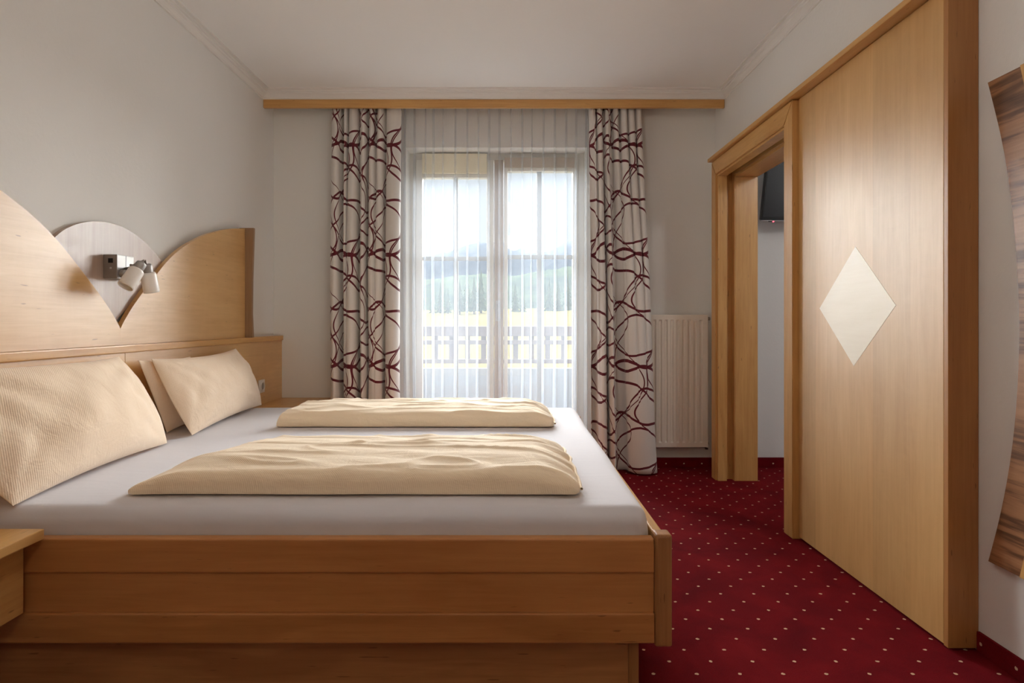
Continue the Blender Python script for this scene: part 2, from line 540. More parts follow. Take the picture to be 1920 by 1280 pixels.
# cornices
cor = [(0, 0), (0, .056), (.009, .056), (.009, .049), (.013, .047), (.018, .040), (.025, .033), (.034, .029), (.034, .021), (.043, .018), (.043, .010), (.060, .009), (.060, 0)]
def cornice(name, wallpt, length_axis, a0, a1, sgn, label, mit=True):
    bm = bmesh.new()
    if length_axis == 'y':
        A = [(wallpt + sgn * p[0], a0, ZC - p[1]) for p in cor]
        C = [(wallpt + sgn * p[0], a1 - p[0], ZC - p[1]) for p in cor]
    else:
        A = [(a0 + p[0], wallpt - p[0], ZC - p[1]) for p in cor]
        C = [(a1 - p[0], wallpt - p[0], ZC - p[1]) for p in cor]
    strip(bm, cor, A, C)
    return struct(name, bm, M['stucco'], label, 'cornice')
CY = 3.865
cornice('trim_1', XL, 'y', YN, CY, 1, 'moulded white cornice along the top of the left wall')
cornice('trim_2', XR, 'y', YN, CY, -1, 'moulded white cornice along the top of the right wall')
cornice('trim_3', CY, 'x', XL, XR, 1, 'moulded white cornice above the wooden pelmet')
struct('trim_4', B(XL, XR, CY, YB, 2.482, ZC), M['stucco'], 'white boxed ledge between pelmet and ceiling', 'trim')

# pelmet
pel = empty('curtain_pelmet', (0, 3.885, 2.41))
tag(pel, 'long honey-coloured wooden pelmet board above the curtains', 'pelmet')
obj('front_board', B(XL + .003, XR - .003, 3.866, 3.888, 2.411, 2.480, .002), M['wood_x'], pel)
obj('curtain_track', B(XL + .03, XR - .03, 3.925, 4.03, 2.462, 2.480), M['white_plastic'], pel)

# ------------------------------------------------------------------ window / balcony door
yf = 4.19
win = empty('window_1', (-.08, yf, 0))
tag(win, 'double balcony door with a wooden frame behind the sheer curtain', 'window', kind='structure')
fx0, fx1 = wx0, wx1
bm = bmesh.new()
box(bm, fx0, fx0 + .045, yf, yf + .08, 0, wz1); box(bm, fx1 - .045, fx1, yf, yf + .08, 0, wz1)
box(bm, fx0 + .045, fx1 - .045, yf, yf + .08, wz1 - .05, wz1); box(bm, fx0 + .045, fx1 - .045, yf, yf + .08, 0, .04)
obj('window_frame', bm, M['win_white'], win)
def leaf(x0, x1, ztop, mat, gx0, gx1, gz1, mun, hm, name='window_leaf'):
    bm = bmesh.new()
    a, b = yf - .03, yf + .03
    box(bm, x0, gx0, a, b, .045, ztop, .004); box(bm, gx1, x1, a, b, .045, ztop, .004)
    box(bm, gx0, gx1, a, b, gz1, ztop, .004); box(bm, gx0, gx1, a, b, .045, .15, .004)
    l = obj(name, bm, mat, win)
    bm = bmesh.new()
    box(bm, mun - .016, mun + .016, yf - .012, yf + .012, .15, gz1)
    box(bm, gx0, mun - .016, yf - .012, yf + .012, hm - .014, hm + .014)
    box(bm, mun + .016, gx1, yf - .012, yf + .012, hm - .014, hm + .014)
    obj('glazing_bar', bm, M['bar'], l)
    obj('pane', B(gx0, gx1, yf + .012, yf + .018, .15, gz1), M['glass'], l)
    return l
k = yf / 1100
X = lambda px: (px - 952) * k
Z = lambda py: 1 + (603 - py) * k
leaf(fx0 + .047, X(926), 2.147, M['win_white'], X(793), X(913), Z(335), X(855), Z(485))
rl = leaf(X(945), fx1 - .047, 2.147, M['win_white'], X(952), X(1073), Z(323), X(1011), Z(482))
# dark outer rebate frame around the right leaf and the meeting post
bm = bmesh.new()
box(bm, X(927), X(944), yf - .035, yf + .05, .045, 2.147, .003)
obj('meeting_post', bm, M['win_frame'], win)
bm = bmesh.new()
box(bm, X(946), X(1076), yf - .045, yf - .031, Z(317), Z(298), .003)
obj('blind_box', bm, M['win_frame'], win)
bm = bmesh.new()
box(bm, X(793), X(913), yf - .046, yf - .032, Z(328), Z(291), .003)
obj('blind_box', bm, M['blind'], win)
hd = obj('door_handle', B(X(930), X(938), yf - .047, yf - .036, Z(602), Z(564), .003), M['silver'], win)
bm = bmesh.new(); tube(bm, (X(934), yf - .085, Z(572)), (X(934), yf - .045, Z(572)), .008); tube(bm, (X(934), yf - .08, Z(572)), (X(934), yf - .08, Z(597)), .008)
obj('grip', bm, M['silver'], hd, True)

# ------------------------------------------------------------------ balcony and landscape
struct('balcony_slab', B(-2.2, 2.2, YB + WT, 5.75, -.25, -.05), M['concrete'], 'pale concrete balcony floor outside the glass door', 'balcony')
yr = 5.5
kr = yr / 1100
XX = lambda px: (px - 952) * kr
ZZ = lambda py: 1 + (603 - py) * kr
rail = empty('balcony_railing', (0, yr, -.05))
tag(rail, 'wooden balcony railing with broad balusters seen through the sheer curtain', 'railing')
obj('handrail', B(-2.1, 2.1, yr - .03, yr + .05, ZZ(630), ZZ(611.5), .006), M['rail_wood'], rail)
obj('rail', B(-2.1, 2.1, yr - .02, yr + .02, ZZ(645.5), ZZ(637.5), .003), M['rail_wood'], rail)
obj('rail', B(-2.1, 2.1, yr - .02, yr + .02, ZZ(681), ZZ(673), .003), M['rail_wood'], rail)
obj('kickboard', B(-2.1, 2.1, yr - .02, yr + .02, -.05, ZZ(690), .003), M['parapet'], rail)
for i in range(-14, 14):
    px = 816.7 + 30.15 * i + 120
    if abs(XX(px)) > 2.05: continue
    obj('baluster', B(XX(px - 4.7), XX(px + 4.7), yr + .021, yr + .043, ZZ(677), ZZ(630) + .002, .003), M['rail_wood'], rail)
for sx in (-2.06, 2.06):
    obj('post', B(sx - .04, sx + .04, yr - .025, yr + .04, -.05, ZZ(630)), M['rail_wood'], rail)

def terrain():
    bm = bmesh.new()
    ys = [8, 15, 25, 40, 60, 80, 100, 130, 160, 200, 260, 340, 450, 700, 1100]
    xs = [-1.2 + .1 * k for k in range(25)]
    rows = []
    for y in ys:
        row = []
        for s in xs:
            x = s * (y * 1.2 + 20)
            if y < 40: z = -3.2
            elif y <= 160: z = -3.2 + (y - 40) / 120 * 7
            else: z = 3.8 + (y - 160) * .02
            z += noise.noise(Vector((x * .02, y * .02, 0))) * min(y * .012, 5) + (x / y) * 2.2 * (y > 60)
            row.append(bm.verts.new((x, y, z)))
        rows.append(row)
    for a, b in zip(rows, rows[1:]):
        for i in range(len(a) - 1): bm.faces.new((a[i], a[i + 1], b[i + 1], b[i]))
    return bm
struct('ground', terrain(), M['meadow'], 'pale sunlit meadow beyond the balcony', 'meadow', smooth=True)

def ridge(name, Y, pts, label):
    bm = bmesh.new()
    rows = []
    n = 60
    for j in range(9):
        f = j / 8
        row = []
        for i in range(n + 1):
            px = 500 + i * 900 / n
            py = None
            for (a, pa), (b, pb) in zip(pts, pts[1:]):
                if a <= px <= b: py = pa + (pb - pa) * (px - a) / (b - a)
            if py is None: py = pts[0][1] if px < pts[0][0] else pts[-1][1]
            y = Y * (.70 + .30 * f)
            top = 1 + (603 - py) * Y / 1100
            z = top * math.sin(f * math.pi / 2) ** 1.1 + noise.noise(Vector((px * .05, f * 6, Y))) * Y * .012 * (1 - f * .7)
            row.append(bm.verts.new(((px - 952) * Y / 1100, y, z)))
        rows.append(row)
    # back slope so that the ridge is a solid hill
    rows.append([bm.verts.new((v.co.x, Y * 1.3, 0)) for v in rows[-1]])
    for a, b in zip(rows, rows[1:]):
        for i in range(n): bm.faces.new((a[i], a[i + 1], b[i + 1], b[i]))
    return struct(name, bm, M['slope' if 'near' in name else 'hill'], label, 'hill', smooth=True)
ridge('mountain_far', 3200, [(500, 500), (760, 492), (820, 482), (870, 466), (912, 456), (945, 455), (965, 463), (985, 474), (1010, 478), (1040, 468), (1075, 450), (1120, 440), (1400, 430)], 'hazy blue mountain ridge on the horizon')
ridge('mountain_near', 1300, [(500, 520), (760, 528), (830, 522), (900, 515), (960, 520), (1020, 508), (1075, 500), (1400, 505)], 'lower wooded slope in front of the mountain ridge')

def conifer(x, y, zb, h, label):
    t = empty('conifer', (x, y, zb))
    tag(t, label, 'tree', 'conifers beyond the meadow')
    bm = bmesh.new(); tube(bm, (x, y, zb - .6), (x, y, zb + h * .9), h * .025, h * .006, 8)
    obj('trunk', bm, M['bark'], t)
    bm = bmesh.new()
    rnd = random.Random(int(x * 10))
    L = 9
    for i in range(L):
        f = i / (L - 1)
        z0 = zb + h * (.10 + .80 * f); r = h * .20 * (1 - f * .9)
        apex = bm.verts.new((x, y, z0 + h * .16))
        ring = []
        for q in range(18):
            a = q / 18 * 2 * math.pi + i
            rr = r * (1 if q % 2 else .68) * rnd.uniform(.85, 1.1)
            ring.append(bm.verts.new((x + math.cos(a) * rr, y + math.sin(a) * rr, z0 - (h * .03 if q % 2 else 0))))
        c = bm.verts.new((x, y, z0 + h * .03))
        for q in range(18):
            bm.faces.new((ring[q], ring[(q + 1) % 18], apex)); bm.faces.new((ring[(q + 1) % 18], ring[q], c))
    obj('foliage', bm, M['needles'], t)
trees = [(812, 150, 548), (826, 165, 530), (840, 158, 541), (862, 150, 525), (876, 170, 512), (889, 152, 519), (902, 160, 508),
         (966, 170, 528), (980, 160, 540), (1030, 165, 522), (1047, 158, 530), (1063, 170, 511)]
names = ['leftmost small conifer beyond the meadow, in the left pane', 'second conifer from the left in the left door pane', 'short conifer left of the glazing bar in the left pane',
         'conifer just right of the glazing bar in the left pane', 'tall slim conifer in the right half of the left pane', 'conifer between the two tallest in the left pane', 'tallest conifer at the right edge of the left pane',
         'conifer at the left edge of the right door pane', 'small conifer left of the glazing bar in the right pane', 'conifer right of the glazing bar in the right pane', 'middle conifer of the three at the right pane edge', 'tall conifer at the far right edge of the right pane']
for (px, y, py), nm in zip(trees, names):
    zb = 3.0 + (px - 952) / 1100 * 2
    zt = 1 + (603 - py) * y / 1100
    conifer((px - 952) * y / 1100, y, zb, zt - zb, nm)

# ------------------------------------------------------------------ curtains
def cloth(name, mat, parent, path, z0, z1, nz, thick=0.0, uvscale=1.0, u0=0.0, v0=0.0):
    """path(s_index, z_fraction) -> (x, y); returns mesh object with UVs in cloth metres"""
    n = path.n
    bm = bmesh.new()
    uvl = bm.loops.layers.uv.new('UVMap')
    rows, us = [], []
    zm = None
    ref = [path(i, .5) for i in range(n)]
    acc = [0]
    for a, b in zip(ref, ref[1:]): acc.append(acc[-1] + math.hypot(b[0] - a[0], b[1] - a[1]))
    for j in range(nz + 1):
        f = j / nz
        z = z1 + (z0 - z1) * f
        rows.append([bm.verts.new((*path(i, f), z)) for i in range(n)])
    for j in range(nz):
        for i in range(n - 1):
            fc = bm.faces.new((rows[j][i], rows[j][i + 1], rows[j + 1][i + 1], rows[j + 1][i]))
            for lp, (ii, jj) in zip(fc.loops, ((i, j), (i + 1, j), (i + 1, j + 1), (i, j + 1))):
                lp[uvl].uv = (acc[ii] * uvscale + u0, z1 + (z0 - z1) * jj / nz + v0)
    me = bpy.data.meshes.new(name)
    bm.to_mesh(me); bm.free()
    for p in me.polygons: p.use_smooth = True
    me.materials.append(mat)
    o = bpy.data.objects.new(name, me)
    COL.objects.link(o)
    if thick:
        md = o.modifiers.new('thickness', 'SOLIDIFY'); md.thickness = thick; md.offset = 0
    return o

class Folds:
    """hanging cloth: proud folds (F) parted by recessed ones (R), many at the top merging into few at the hem"""
    def __init__(s, xt, xb, top, bot, yt, yb, at, ab, rt, rb, seed):
        s.xt, s.xb, s.yt, s.yb, s.at, s.ab, s.rt, s.rb = xt, xb, yt, yb, at, ab, rt, rb
        s.te, s.be = top, bot
        s.n = 620
        s.r = random.Random(seed)
        s.hb = [s.r.uniform(.72, 1.15) for _ in range(40)]
    def wave(s, u, folds, amp, rec):
        for k, (a, b, kind) in enumerate(folds):
            if u <= b or k == len(folds) - 1:
                f = (u - a) / (b - a)
                q = abs(math.sin(math.pi * min(max(f, 0), 1)))
                if kind == 'F': return -2 * amp * s.hb[k] * (.75 * q ** .36 + .25 * math.sin(math.pi * min(max(f, 0), 1) ** 1.5)) + amp
                return rec * q ** .5 + amp
    def __call__(s, i, f):
        u = i / (s.n - 1)
        g = min(1, f * 1.2) ** .8
        x0 = s.xt[0] + (s.xb[0] - s.xt[0]) * f ** 1.3; x1 = s.xt[1] + (s.xb[1] - s.xt[1]) * f ** 1.3
        y = s.yt + (s.yb - s.yt) * min(1, f / .45)
        y += (1 - g) * s.wave(u, s.te, s.at, s.rt) + g * s.wave(u, s.be, s.ab, s.rb)
        y += .004 * noise.noise(Vector((u * 9, f * 3, s.xt[0])))
        x = x0 + (x1 - x0) * u + .005 * noise.noise(Vector((u * 4, f * 5, 3 + s.xt[0]))) * f
        return x, y

def fold_list(txt, p0, p1):
    out = []
    for w_ in txt.split():
        k, b = w_[0], float(w_[1:])
        a = out[-1][1] if out else 0
        out.append((a, (b - p0) / (p1 - p0), k))
    return out
pathL = Folds((-1.180, -.716), (-1.172, -.722),
              fold_list('F638 R643 F650 R653 F670 R673 F686 R691 F703 R707 F720 R724 F752', 620, 752),
              fold_list('F636 R645 F671 R677 F687 R692 F719 R725 F752', 620, 752), 3.932, 3.878, .020, .034, .022, .058, 5)
o = cloth('curtain', M['curtain'], None, pathL, .012, 2.460, 70, .0016, 1.0, .10, .03)
tag(o, 'left printed curtain, off-white with burgundy loops, drawn beside the headboard wall', 'curtain', 'printed window curtains')
pathR = Folds((.545, .896), (.552, .985),
              fold_list('F1117 R1120 F1131 R1135 F1146 R1150 F1160 R1164 F1176 R1179 F1190 R1193 F1203', 1105, 1203),
              fold_list('R1120 F1138 R1142 F1153 R1176 F1230', 1108, 1230), 3.932, 3.832, .020, .036, .022, .055, 9)
o = cloth('curtain', M['curtain'], None, pathR, .012, 2.460, 70, .0016, 1.0, .45, .03)
tag(o, 'right printed curtain, off-white with burgundy loops, hanging beside the radiator', 'curtain', 'printed window curtains')

class Sheer:
    def __init__(s):
        s.pts = []
        r = random.Random(3)
        x = -.765
        while x < .575:
            wd = .072 + r.uniform(-.016, .014)
            for q in range(6):
                f = q / 6
                s.pts.append((x + wd * f, -.5 * math.sin(math.pi * f), 0))
            x += wd
            pl = r.uniform(.007, .014)
            s.pts.append((x, .05, 1)); s.pts.append((x - pl, .25, 2)); s.pts.append((x - pl * .9, .45, 2)); s.pts.append((x + pl * .2, .6, 1))
        s.n = len(s.pts)
    def __call__(s, i, f):
        x, d, k = s.pts[i]
        amp = .016 + .010 * f
        dx = .012 * noise.noise(Vector((x * 7, f * 1.6, 0))) * min(1, f * 2)
        if k == 2: dx += -.010 * f * (1 + noise.noise(Vector((x * 11, f * 2, 4))))
        y = 4.014 + d * amp + .006 * noise.noise(Vector((x * 9, f * 2.5, 8)))
        return x + dx, y
o = cloth('sheer_curtain', M['sheer'], None, Sheer(), .012, 2.460, 50, 0)
tag(o, 'white translucent sheer curtain hanging across the balcony door', 'sheer curtain')

# ------------------------------------------------------------------ radiator
rad = empty('radiator', (1.15, 3.98, .155))
tag(rad, 'cream panel radiator with vertical ribs beside the right curtain', 'radiator')
ry = 3.955
kq = ry / 1100
rx1, rx0 = (1326 - 952) * kq, .86
rz0, rz1 = 1 + (603 - 838) * kq, 1 + (603 - 591) * kq
# front skin with embossed ribs
bm = bmesh.new()
prof = [(rx0, 0)]
pitch = .0392
xs = rx1 - .030
ribs = []
while xs - pitch > rx0 + .01:
    ribs.append((xs - .022, xs)); xs -= pitch
cols = [rx0, rx0 + .012]
def emb(x):
    for a, b in ribs:
        if a <= x <= b:
            f = min((x - a) / .006, (b - x) / .006, 1)
            return .009 * f
    return 0
xv = sorted(set([rx0, rx1] + [q for a, b in ribs for q in (a, a + .003, a + .006, b - .006, b - .003, b)]))
zv = [rz0, rz0 + .028, rz0 + .033, rz0 + .040, rz1 - .040, rz1 - .033, rz1 - .028, rz1]
def zf(z): return 0 if (z < rz0 + .030 or z > rz1 - .030) else (.5 if (z < rz0 + .036 or z > rz1 - .036) else 1)
G = [[bm.verts.new((x, ry + emb(x) * zf(z), z)) for x in xv] for z in zv]
for a, b in zip(G, G[1:]):
    for i in range(len(a) - 1): bm.faces.new((a[i], a[i + 1], b[i + 1], b[i]))
# skin edges turned back
ring = G[0] + [r[-1] for r in G[1:]] + G[-1][-2::-1] + [r[0] for r in G[-2:0:-1]]
back = [bm.verts.new((v.co.x, ry + .014, v.co.z)) for v in ring]
for i in range(len(ring)):
    j = (i + 1) % len(ring); bm.faces.new((ring[i], ring[j], back[j], back[i]))
obj('front_panel', bm, M['radiator'], rad)
obj('side_cover', B(rx1 - .002, rx1 + .008, ry + .004, YB - .02, rz0 - .004, rz1 + .003, .002), M['radiator'], rad)
obj('top_grille', B(rx0, rx1 - .003, ry + .006, YB - .02, rz1 - .012, rz1 + .004, .002), M['radiator'], rad)
obj('rear_panel', B(rx0, rx1 - .003, YB - .03, YB - .022, rz0, rz1 - .013), M['radiator'], rad)
bm = bmesh.new(); tube(bm, (rx1, ry + .035, rz1 - .022), (rx1 + .03, ry + .035, rz1 - .022), .008); tube(bm, (rx1 + .012, ry + .035, rz1 - .022), (rx1 + .030, ry + .035, rz1 - .022), .012)
obj('bleed_valve', bm, M['chrome_dark'], rad, True)
bm = bmesh.new(); tube(bm, (rx1, ry + .035, rz0 + .018), (rx1 + .02, ry + .035, rz0 + .018), .009)
tube(bm, (rx1 + .008, ry + .035, rz0 + .03), (rx1 + .008, ry + .035, rz0 - .022), .011); tube(bm, (rx1 + .008, ry + .035, rz0 - .010), (rx1 + .008, YB, rz0 - .010), .008)
obj('valve', bm, M['chrome_dark'], rad, True)

# ------------------------------------------------------------------ passage frame and sliding door cladding
d = empty('door_1', (1.38, 2.75, 0))
tag(d, 'honey-coloured wooden doorway frame and wide sliding-door panel with a pale diamond', 'door', kind='structure')
CX = 1.310
def mitre(y0, y1, z0, z1, face, cut):
    pass
# casing boards with mitred corners
bm = bmesh.new(); prism(bm, [(2.700, 0), (oy0, 0), (oy0, oz1), (2.700, 2.022)], 'x', CX, 1.379); bmesh.ops.bevel(bm, geom=list(bm.edges), offset=.003, segments=2, affect='EDGES')
obj('casing_upright', bm, M['wood_z'], d)
bm = bmesh.new(); prism(bm, [(oy1, 0), (3.772, 0), (3.772, 2.022), (oy1, oz1)], 'x', CX, 1.379); bmesh.ops.bevel(bm, geom=list(bm.edges), offset=.003, segments=2, affect='EDGES')
obj('casing_upright', bm, M['wood_z'], d)
bm = bmesh.new(); prism(bm, [(oy0, oz1), (oy1, oz1), (3.772, 2.022), (2.700, 2.022)], 'x', CX, 1.379); bmesh.ops.bevel(bm, geom=list(bm.edges), offset=.003, segments=2, affect='EDGES')
obj('casing_head', bm, M['wood_y'], d)
# bead around the opening
bm = bmesh.new()
box(bm, CX + .012, 1.378, oy0 + .0005, oy0 + .012, 0, oz1 - .012); box(bm, CX + .012, 1.378, oy1 - .012, oy1 - .0005, 0, oz1 - .012); box(bm, CX + .012, 1.378, oy0 + .0005, oy1 - .0005, oz1 - .012, oz1 - .0005)
obj('bead', bm, M['wood_z'], d)
# lining through the wall
obj('lining', B(1.432, 1.571, oy1 - .015, oy1 - .0005, 0, oz1 - .02, .002), M['wood_z'], d)
obj('lining', B(1.432, 1.571, oy0 + .0005, oy0 + .015, 0, oz1 - .02, .002), M['wood_z'], d)
obj('lining_head', B(1.432, 1.571, oy0 + .0005, oy1 - .0005, oz1 - .0195, oz1 - .0005, .002), M['wood_y'], d)
obj('track_slot', B(1.380, 1.431, oy0, 3.765, oz1 + .02, 2.015), M['dark_gap'], d)
obj('slot_back', B(1.380, 1.431, oy1 + .030, 3.765, 0, oz1 + .019), M['wood_z'], d)
obj('slot_edge', B(1.4255, 1.4315, oy1 - .0145, oy1 + .0295, 0, oz1 - .001), M['wood_z'], d)
obj('slot_edge', B(1.4255, 1.4315, oy0 + .001, oy1 + .029, oz1 - .0005, oz1 + .0195), M['wood_y'], d)
# top ledge
bm = bmesh.new(); box(bm, 1.288, XR, 1.765, 3.785, 2.025, 2.047, .004)
obj('top_ledge', bm, M['wood_y'], d)
# panel
obj('sliding_panel', B(1.3385, 1.360, 1.802, 2.6985, .012, 2.022, .0015), M['wood_door'], d)
kx = 1.3385
def PY(px): return 1100 * kx / (px - 952)
pts = [(PY(1604), 1 + (603 - 462) * PY(1604) / 1100), (PY(1680), 1 + (603 - 572) * PY(1680) / 1100), (PY(1601), 1 + (603 - 686) * PY(1601) / 1100), (PY(1537), 1 + (603 - 578) * PY(1537) / 1100)]
bm = bmesh.new(); prism(bm, pts, 'x', 1.3378, 1.339)
obj('diamond_inlay', bm, M['inlay'], d)
obj('end_board', B(1.3385, XR - .001, 1.783, 1.8015, .008, 2.0225, .0015), M['wood_end'], d)
tag(d.children[-1], 'darker narrow end board')

# ------------------------------------------------------------------ television in the next room
tvX0 = 1.679
tv = empty('television', (2.1, 3.95, 1.66))
tag(tv, 'black wall television tilted down, seen through the doorway', 'television')
tl = math.radians(14)
zb, yb_ = 1.672, 3.885
R = Matrix.Translation((tvX0, yb_, zb)) @ Matrix.Rotation(tl, 4, 'X')
def tvbox(name, x0, x1, y0, y1, z0, z1, mat, bev=.002, par=None):
    bm = B(x0, x1, y0, y1, z0, z1, bev)
    bm.transform(R)
    return obj(name, bm, mat, par or tv)
tvbox('cabinet', 0, .92, 0, .035, 0, .53, M['black'], .004)
tvbox('screen', .010, .910, -.0015, .0, .022, .520, M['screen'], 0)
tvbox('trim_strip', .004, .916, -.001, .03, -.004, -.0002, M['silver'], 0)
sl = tvbox('sensor', .055, .090, .002, .02, -.011, -.0045, M['black'], .001)
tvbox('standby_light', .076, .086, -.001, .0015, -.012, -.006, M['red_led'], 0, sl)
bm = bmesh.new(); box(bm, tvX0 + .36, tvX0 + .56, 3.93, 3.99, 1.90, 2.05); box(bm, tvX0 + .33, tvX0 + .59, 3.985, YB - .0005, 1.82, 2.12, .003)
bm.transform(Matrix.Translation((0, 0, 0)))
obj('wall_bracket', bm, M['chrome_dark'], tv)

# ------------------------------------------------------------------ headboard
hb = empty('headboard', (XL + .03, 2.386, .6))
tag(hb, 'curved pale birch headboard with a grey disc between two wings and a ledge', 'headboard')
PX = -1.575
CYc = 2.386
def hpt(zx, zy):
    px, py = zx / 3.4286, 340 + zy / 3.4286
    Y = -PX * 1100 / (952 - px)
    return (Y, 1 + (603 - py) * Y / 1100)
right = [hpt(*p) for p in ((775, 945), (800, 895), (850, 810), (920, 710), (1000, 605), (1080, 508), (1160, 435), (1240, 385), (1320, 345), (1400, 320), (1480, 305), (1575, 303))]
def smooth_curve(pts, n=5):
    out = []
    for i in range(len(pts) - 1):
        p0 = pts[max(i - 1, 0)]; p1 = pts[i]; p2 = pts[i + 1]; p3 = pts[min(i + 2, len(pts) - 1)]
        for q in range(n):
            t = q / n
            out.append(tuple(.5 * (2 * p1[a] + (p2[a] - p0[a]) * t + (2 * p0[a] - 5 * p1[a] + 4 * p2[a] - p3[a]) * t * t + (3 * p1[a] - p0[a] - 3 * p2[a] + p3[a]) * t ** 3) for a in (0, 1)))
    out.append(pts[-1])
    return out
right = [(y, z) for y, z in smooth_curve(right)]
y_end = right[-1][0]
zbp = .9055
bm = bmesh.new(); prism(bm, [(CYc, zbp)] + right + [(y_end, zbp)], 'x', PX - .020, PX)
obj('wing_panel', bm, M['wood_head'], hb)
left = [(2 * CYc - y, z) for y, z in right]
bm = bmesh.new(); prism(bm, [(CYc, zbp)] + left + [(left[-1][0], zbp)], 'x', PX - .020, PX)
obj('wing_panel', bm, M['wood_head'], hb)
# disc: sits slightly behind the wings
disc = [hpt(*p) for p in ((775, 930), (600, 700), (450, 505), (356, 400), (400, 350), (460, 305), (530, 275), (600, 260), (650, 257), (720, 263), (800, 285), (880, 328), (950, 380), (1010, 440), (1073, 516), (1000, 615), (900, 750))]
arc = smooth_curve(disc[3:15])
low = []
bm = bmesh.new()
prism(bm, [(CYc, disc[0][1] + .02)] + [(y + .02, z - .02) for y, z in disc[1:3]] + arc + [(y - .02, z - .02) for y, z in disc[15:]], 'x', PX - .0385, PX - .0205)
obj('disc_panel', bm, M['disc'], hb)
# protruding end batten at the far side (and its twin at the near side)
for ye, sg in ((y_end, 1), (2 * CYc - y_end, -1)):
    a, b = sorted((ye + sg * .0005, ye + sg * .022))
    bm = bmesh.new()
    zt = right[-1][1] + .004
    prism(bm, [(PX - .035, .9055), (-1.530, .9055), (-1.536, 1.05), (-1.534, 1.25), (-1.524, zt), (PX - .035, zt)], 'y', a, b)
    obj('end_batten', bm, M['cap'], hb)
# wall spacer behind panels
bm = bmesh.new(); box(bm, XL + .0005, PX - .0395, 1.4, 3.4, .95, 1.00)
obj('mounting_batten', bm, M['wood_y'], hb)
# ledge and lower panels
ya, yz = .3, YB - .001
obj('ledge', B(XL + .0005, -1.546, ya, yz, .874, .905, .004), M['wood_y'], hb)
obj('lower_panel', B(-1.580, -1.556, ya, CYc - .001, .40, .8735, .001), M['wood_head'], hb)
obj('lower_panel', B(-1.580, -1.556, CYc + .001, yz, .40, .8735, .001), M['wood_head'], hb)

# ------------------------------------------------------------------ wall lamp on the disc
fx = PX - .0205
lamp = empty('wall_lamp', (fx, 2.365, 1.217))
tag(lamp, 'steel twin-spot wall lamp with frosted shades on the grey disc', 'lamp')
plate = obj('backplate', B(fx + .0005, -1.540, 2.312, 2.418, 1.170, 1.266, .003), M['chrome'], lamp)
obj('switch', B(-1.573, -1.556, 2.3085, 2.3125, 1.232, 1.250, .001), M['black'], plate)
bm = bmesh.new(); lathe(bm, (-1.565, 2.3122, 1.212), (0, -1, 0), [(0, .004), (.002, .004), (.003, .0025), (.003, 0)], 14)
obj('screw', bm, M['silver'], plate, True)
obj('seam', B(-1.5402, -1.5392, 2.365, 2.369, 1.171, 1.265), M['black'], plate)
bm = bmesh.new(); lathe(bm, (-1.540, 2.340, 1.192), (1, 0, 0), [(0, .016), (.012, .016), (.018, .013), (.018, 0)], 24)
obj('boss', bm, M['chrome'], plate, True)
bm = bmesh.new(); tube(bm, (-1.540, 2.36, 1.212), (-1.478, 2.352, 1.222), .006, .005); tube(bm, (-1.478, 2.300, 1.222), (-1.478, 2.395, 1.219), .005)
obj('arm', bm, M['chrome_dark'], lamp, True)
def spot(top, bot):
    top, bot = Vector(top), Vector(bot)
    dr = (bot - top).normalized()
    L = (bot - top).length
    bm = bmesh.new()
    lathe(bm, top - dr * .034, dr, [(0, .0), (0, .014), (.003, .018), (.010, .0195), (.034, .0195), (.038, .017), (.038, 0)])
    so = obj('socket', bm, M['chrome'], lamp, True)
    bm = bmesh.new()
    lathe(bm, top, dr, [(0, .012), (.001, .024), (.005, .0275), (.012, .0288), (L * .6, .0292), (L * .93, .0292), (L, .0280), (L, .0262), (L * .9, .0268), (L * .5, .026), (.008, .024)])
    obj('lamp_shade', bm, M['frost'], lamp, True)
    bm = bmesh.new(); a = top + dr * .012
    n_ = Vector((.3, .9, 0)).normalized()
    tube(bm, a + n_ * .022, a + n_ * .031, .0025, seg=10)
    obj('set_screw', bm, M['chrome_dark'], so)
    bm = bmesh.new(); tip = top - dr * .048
    tube(bm, top - dr * .03, tip, .003); tube(bm, tip, Vector((-1.478, top.y + .005, 1.222)), .003)
    obj('wire_bracket', bm, M['chrome_dark'], so)
spot((-1.455, 2.305, 1.205), (-1.475, 2.262, 1.135))
spot((-1.455, 2.372, 1.200), (-1.452, 2.392, 1.120))

# ------------------------------------------------------------------ socket in lower panel
sk_ = empty('power_outlet', (-1.556, 3.70, .594))
tag(sk_, 'white power outlet in the lower panel beside the far pillow', 'outlet')
obj('faceplate', B(-1.5558, -1.547, 3.655, 3.738, .553, .635, .003), M['white_plastic'], sk_)
bm = bmesh.new(); lathe(bm, (-1.5470, 3.697, .594), (1, 0, 0), [(0, .030), (.006, .030), (.007, .026), (.002, .024), (.002, 0)], 28)
obj('outlet_cup', bm, M['white_plastic'], sk_, True)
bm = bmesh.new(); lathe(bm, (-1.5449, 3.697, .594), (1, 0, 0), [(0, .023), (.001, .022), (.001, 0)], 24)
obj('outlet_recess', bm, M['grey_plastic'], sk_, True)

# ------------------------------------------------------------------ nightstands
def nightstand(y0, y1, xf, label, ztop=.478, hand=True):
    t = empty('nightstand', ((XL + xf) / 2, (y0 + y1) / 2, .265))
    tag(t, label, 'nightstand', 'nightstands beside the bed')
    obj('top', B(-1.5555, xf, y0, y1, ztop - .026, ztop, .003), M['wood_y'], t)
    cb = obj('cabinet', B(-1.5555, xf - .064, y0 + .004, y1 - .004, .265, ztop - .0265, .002), M['wood_y'], t)
    obj('drawer_front', B(xf - .0638, xf - .048, y0 + .006, y1 - .006, .268, ztop - .029, .002), M['wood_y'], t)
    return t
nightstand(.96, 1.482, -1.170, 'nearer honey-wood nightstand at the left edge, in front of the bed')
nightstand(3.44, YB - .004, -1.195, 'farther honey-wood nightstand in the window corner behind the bed')

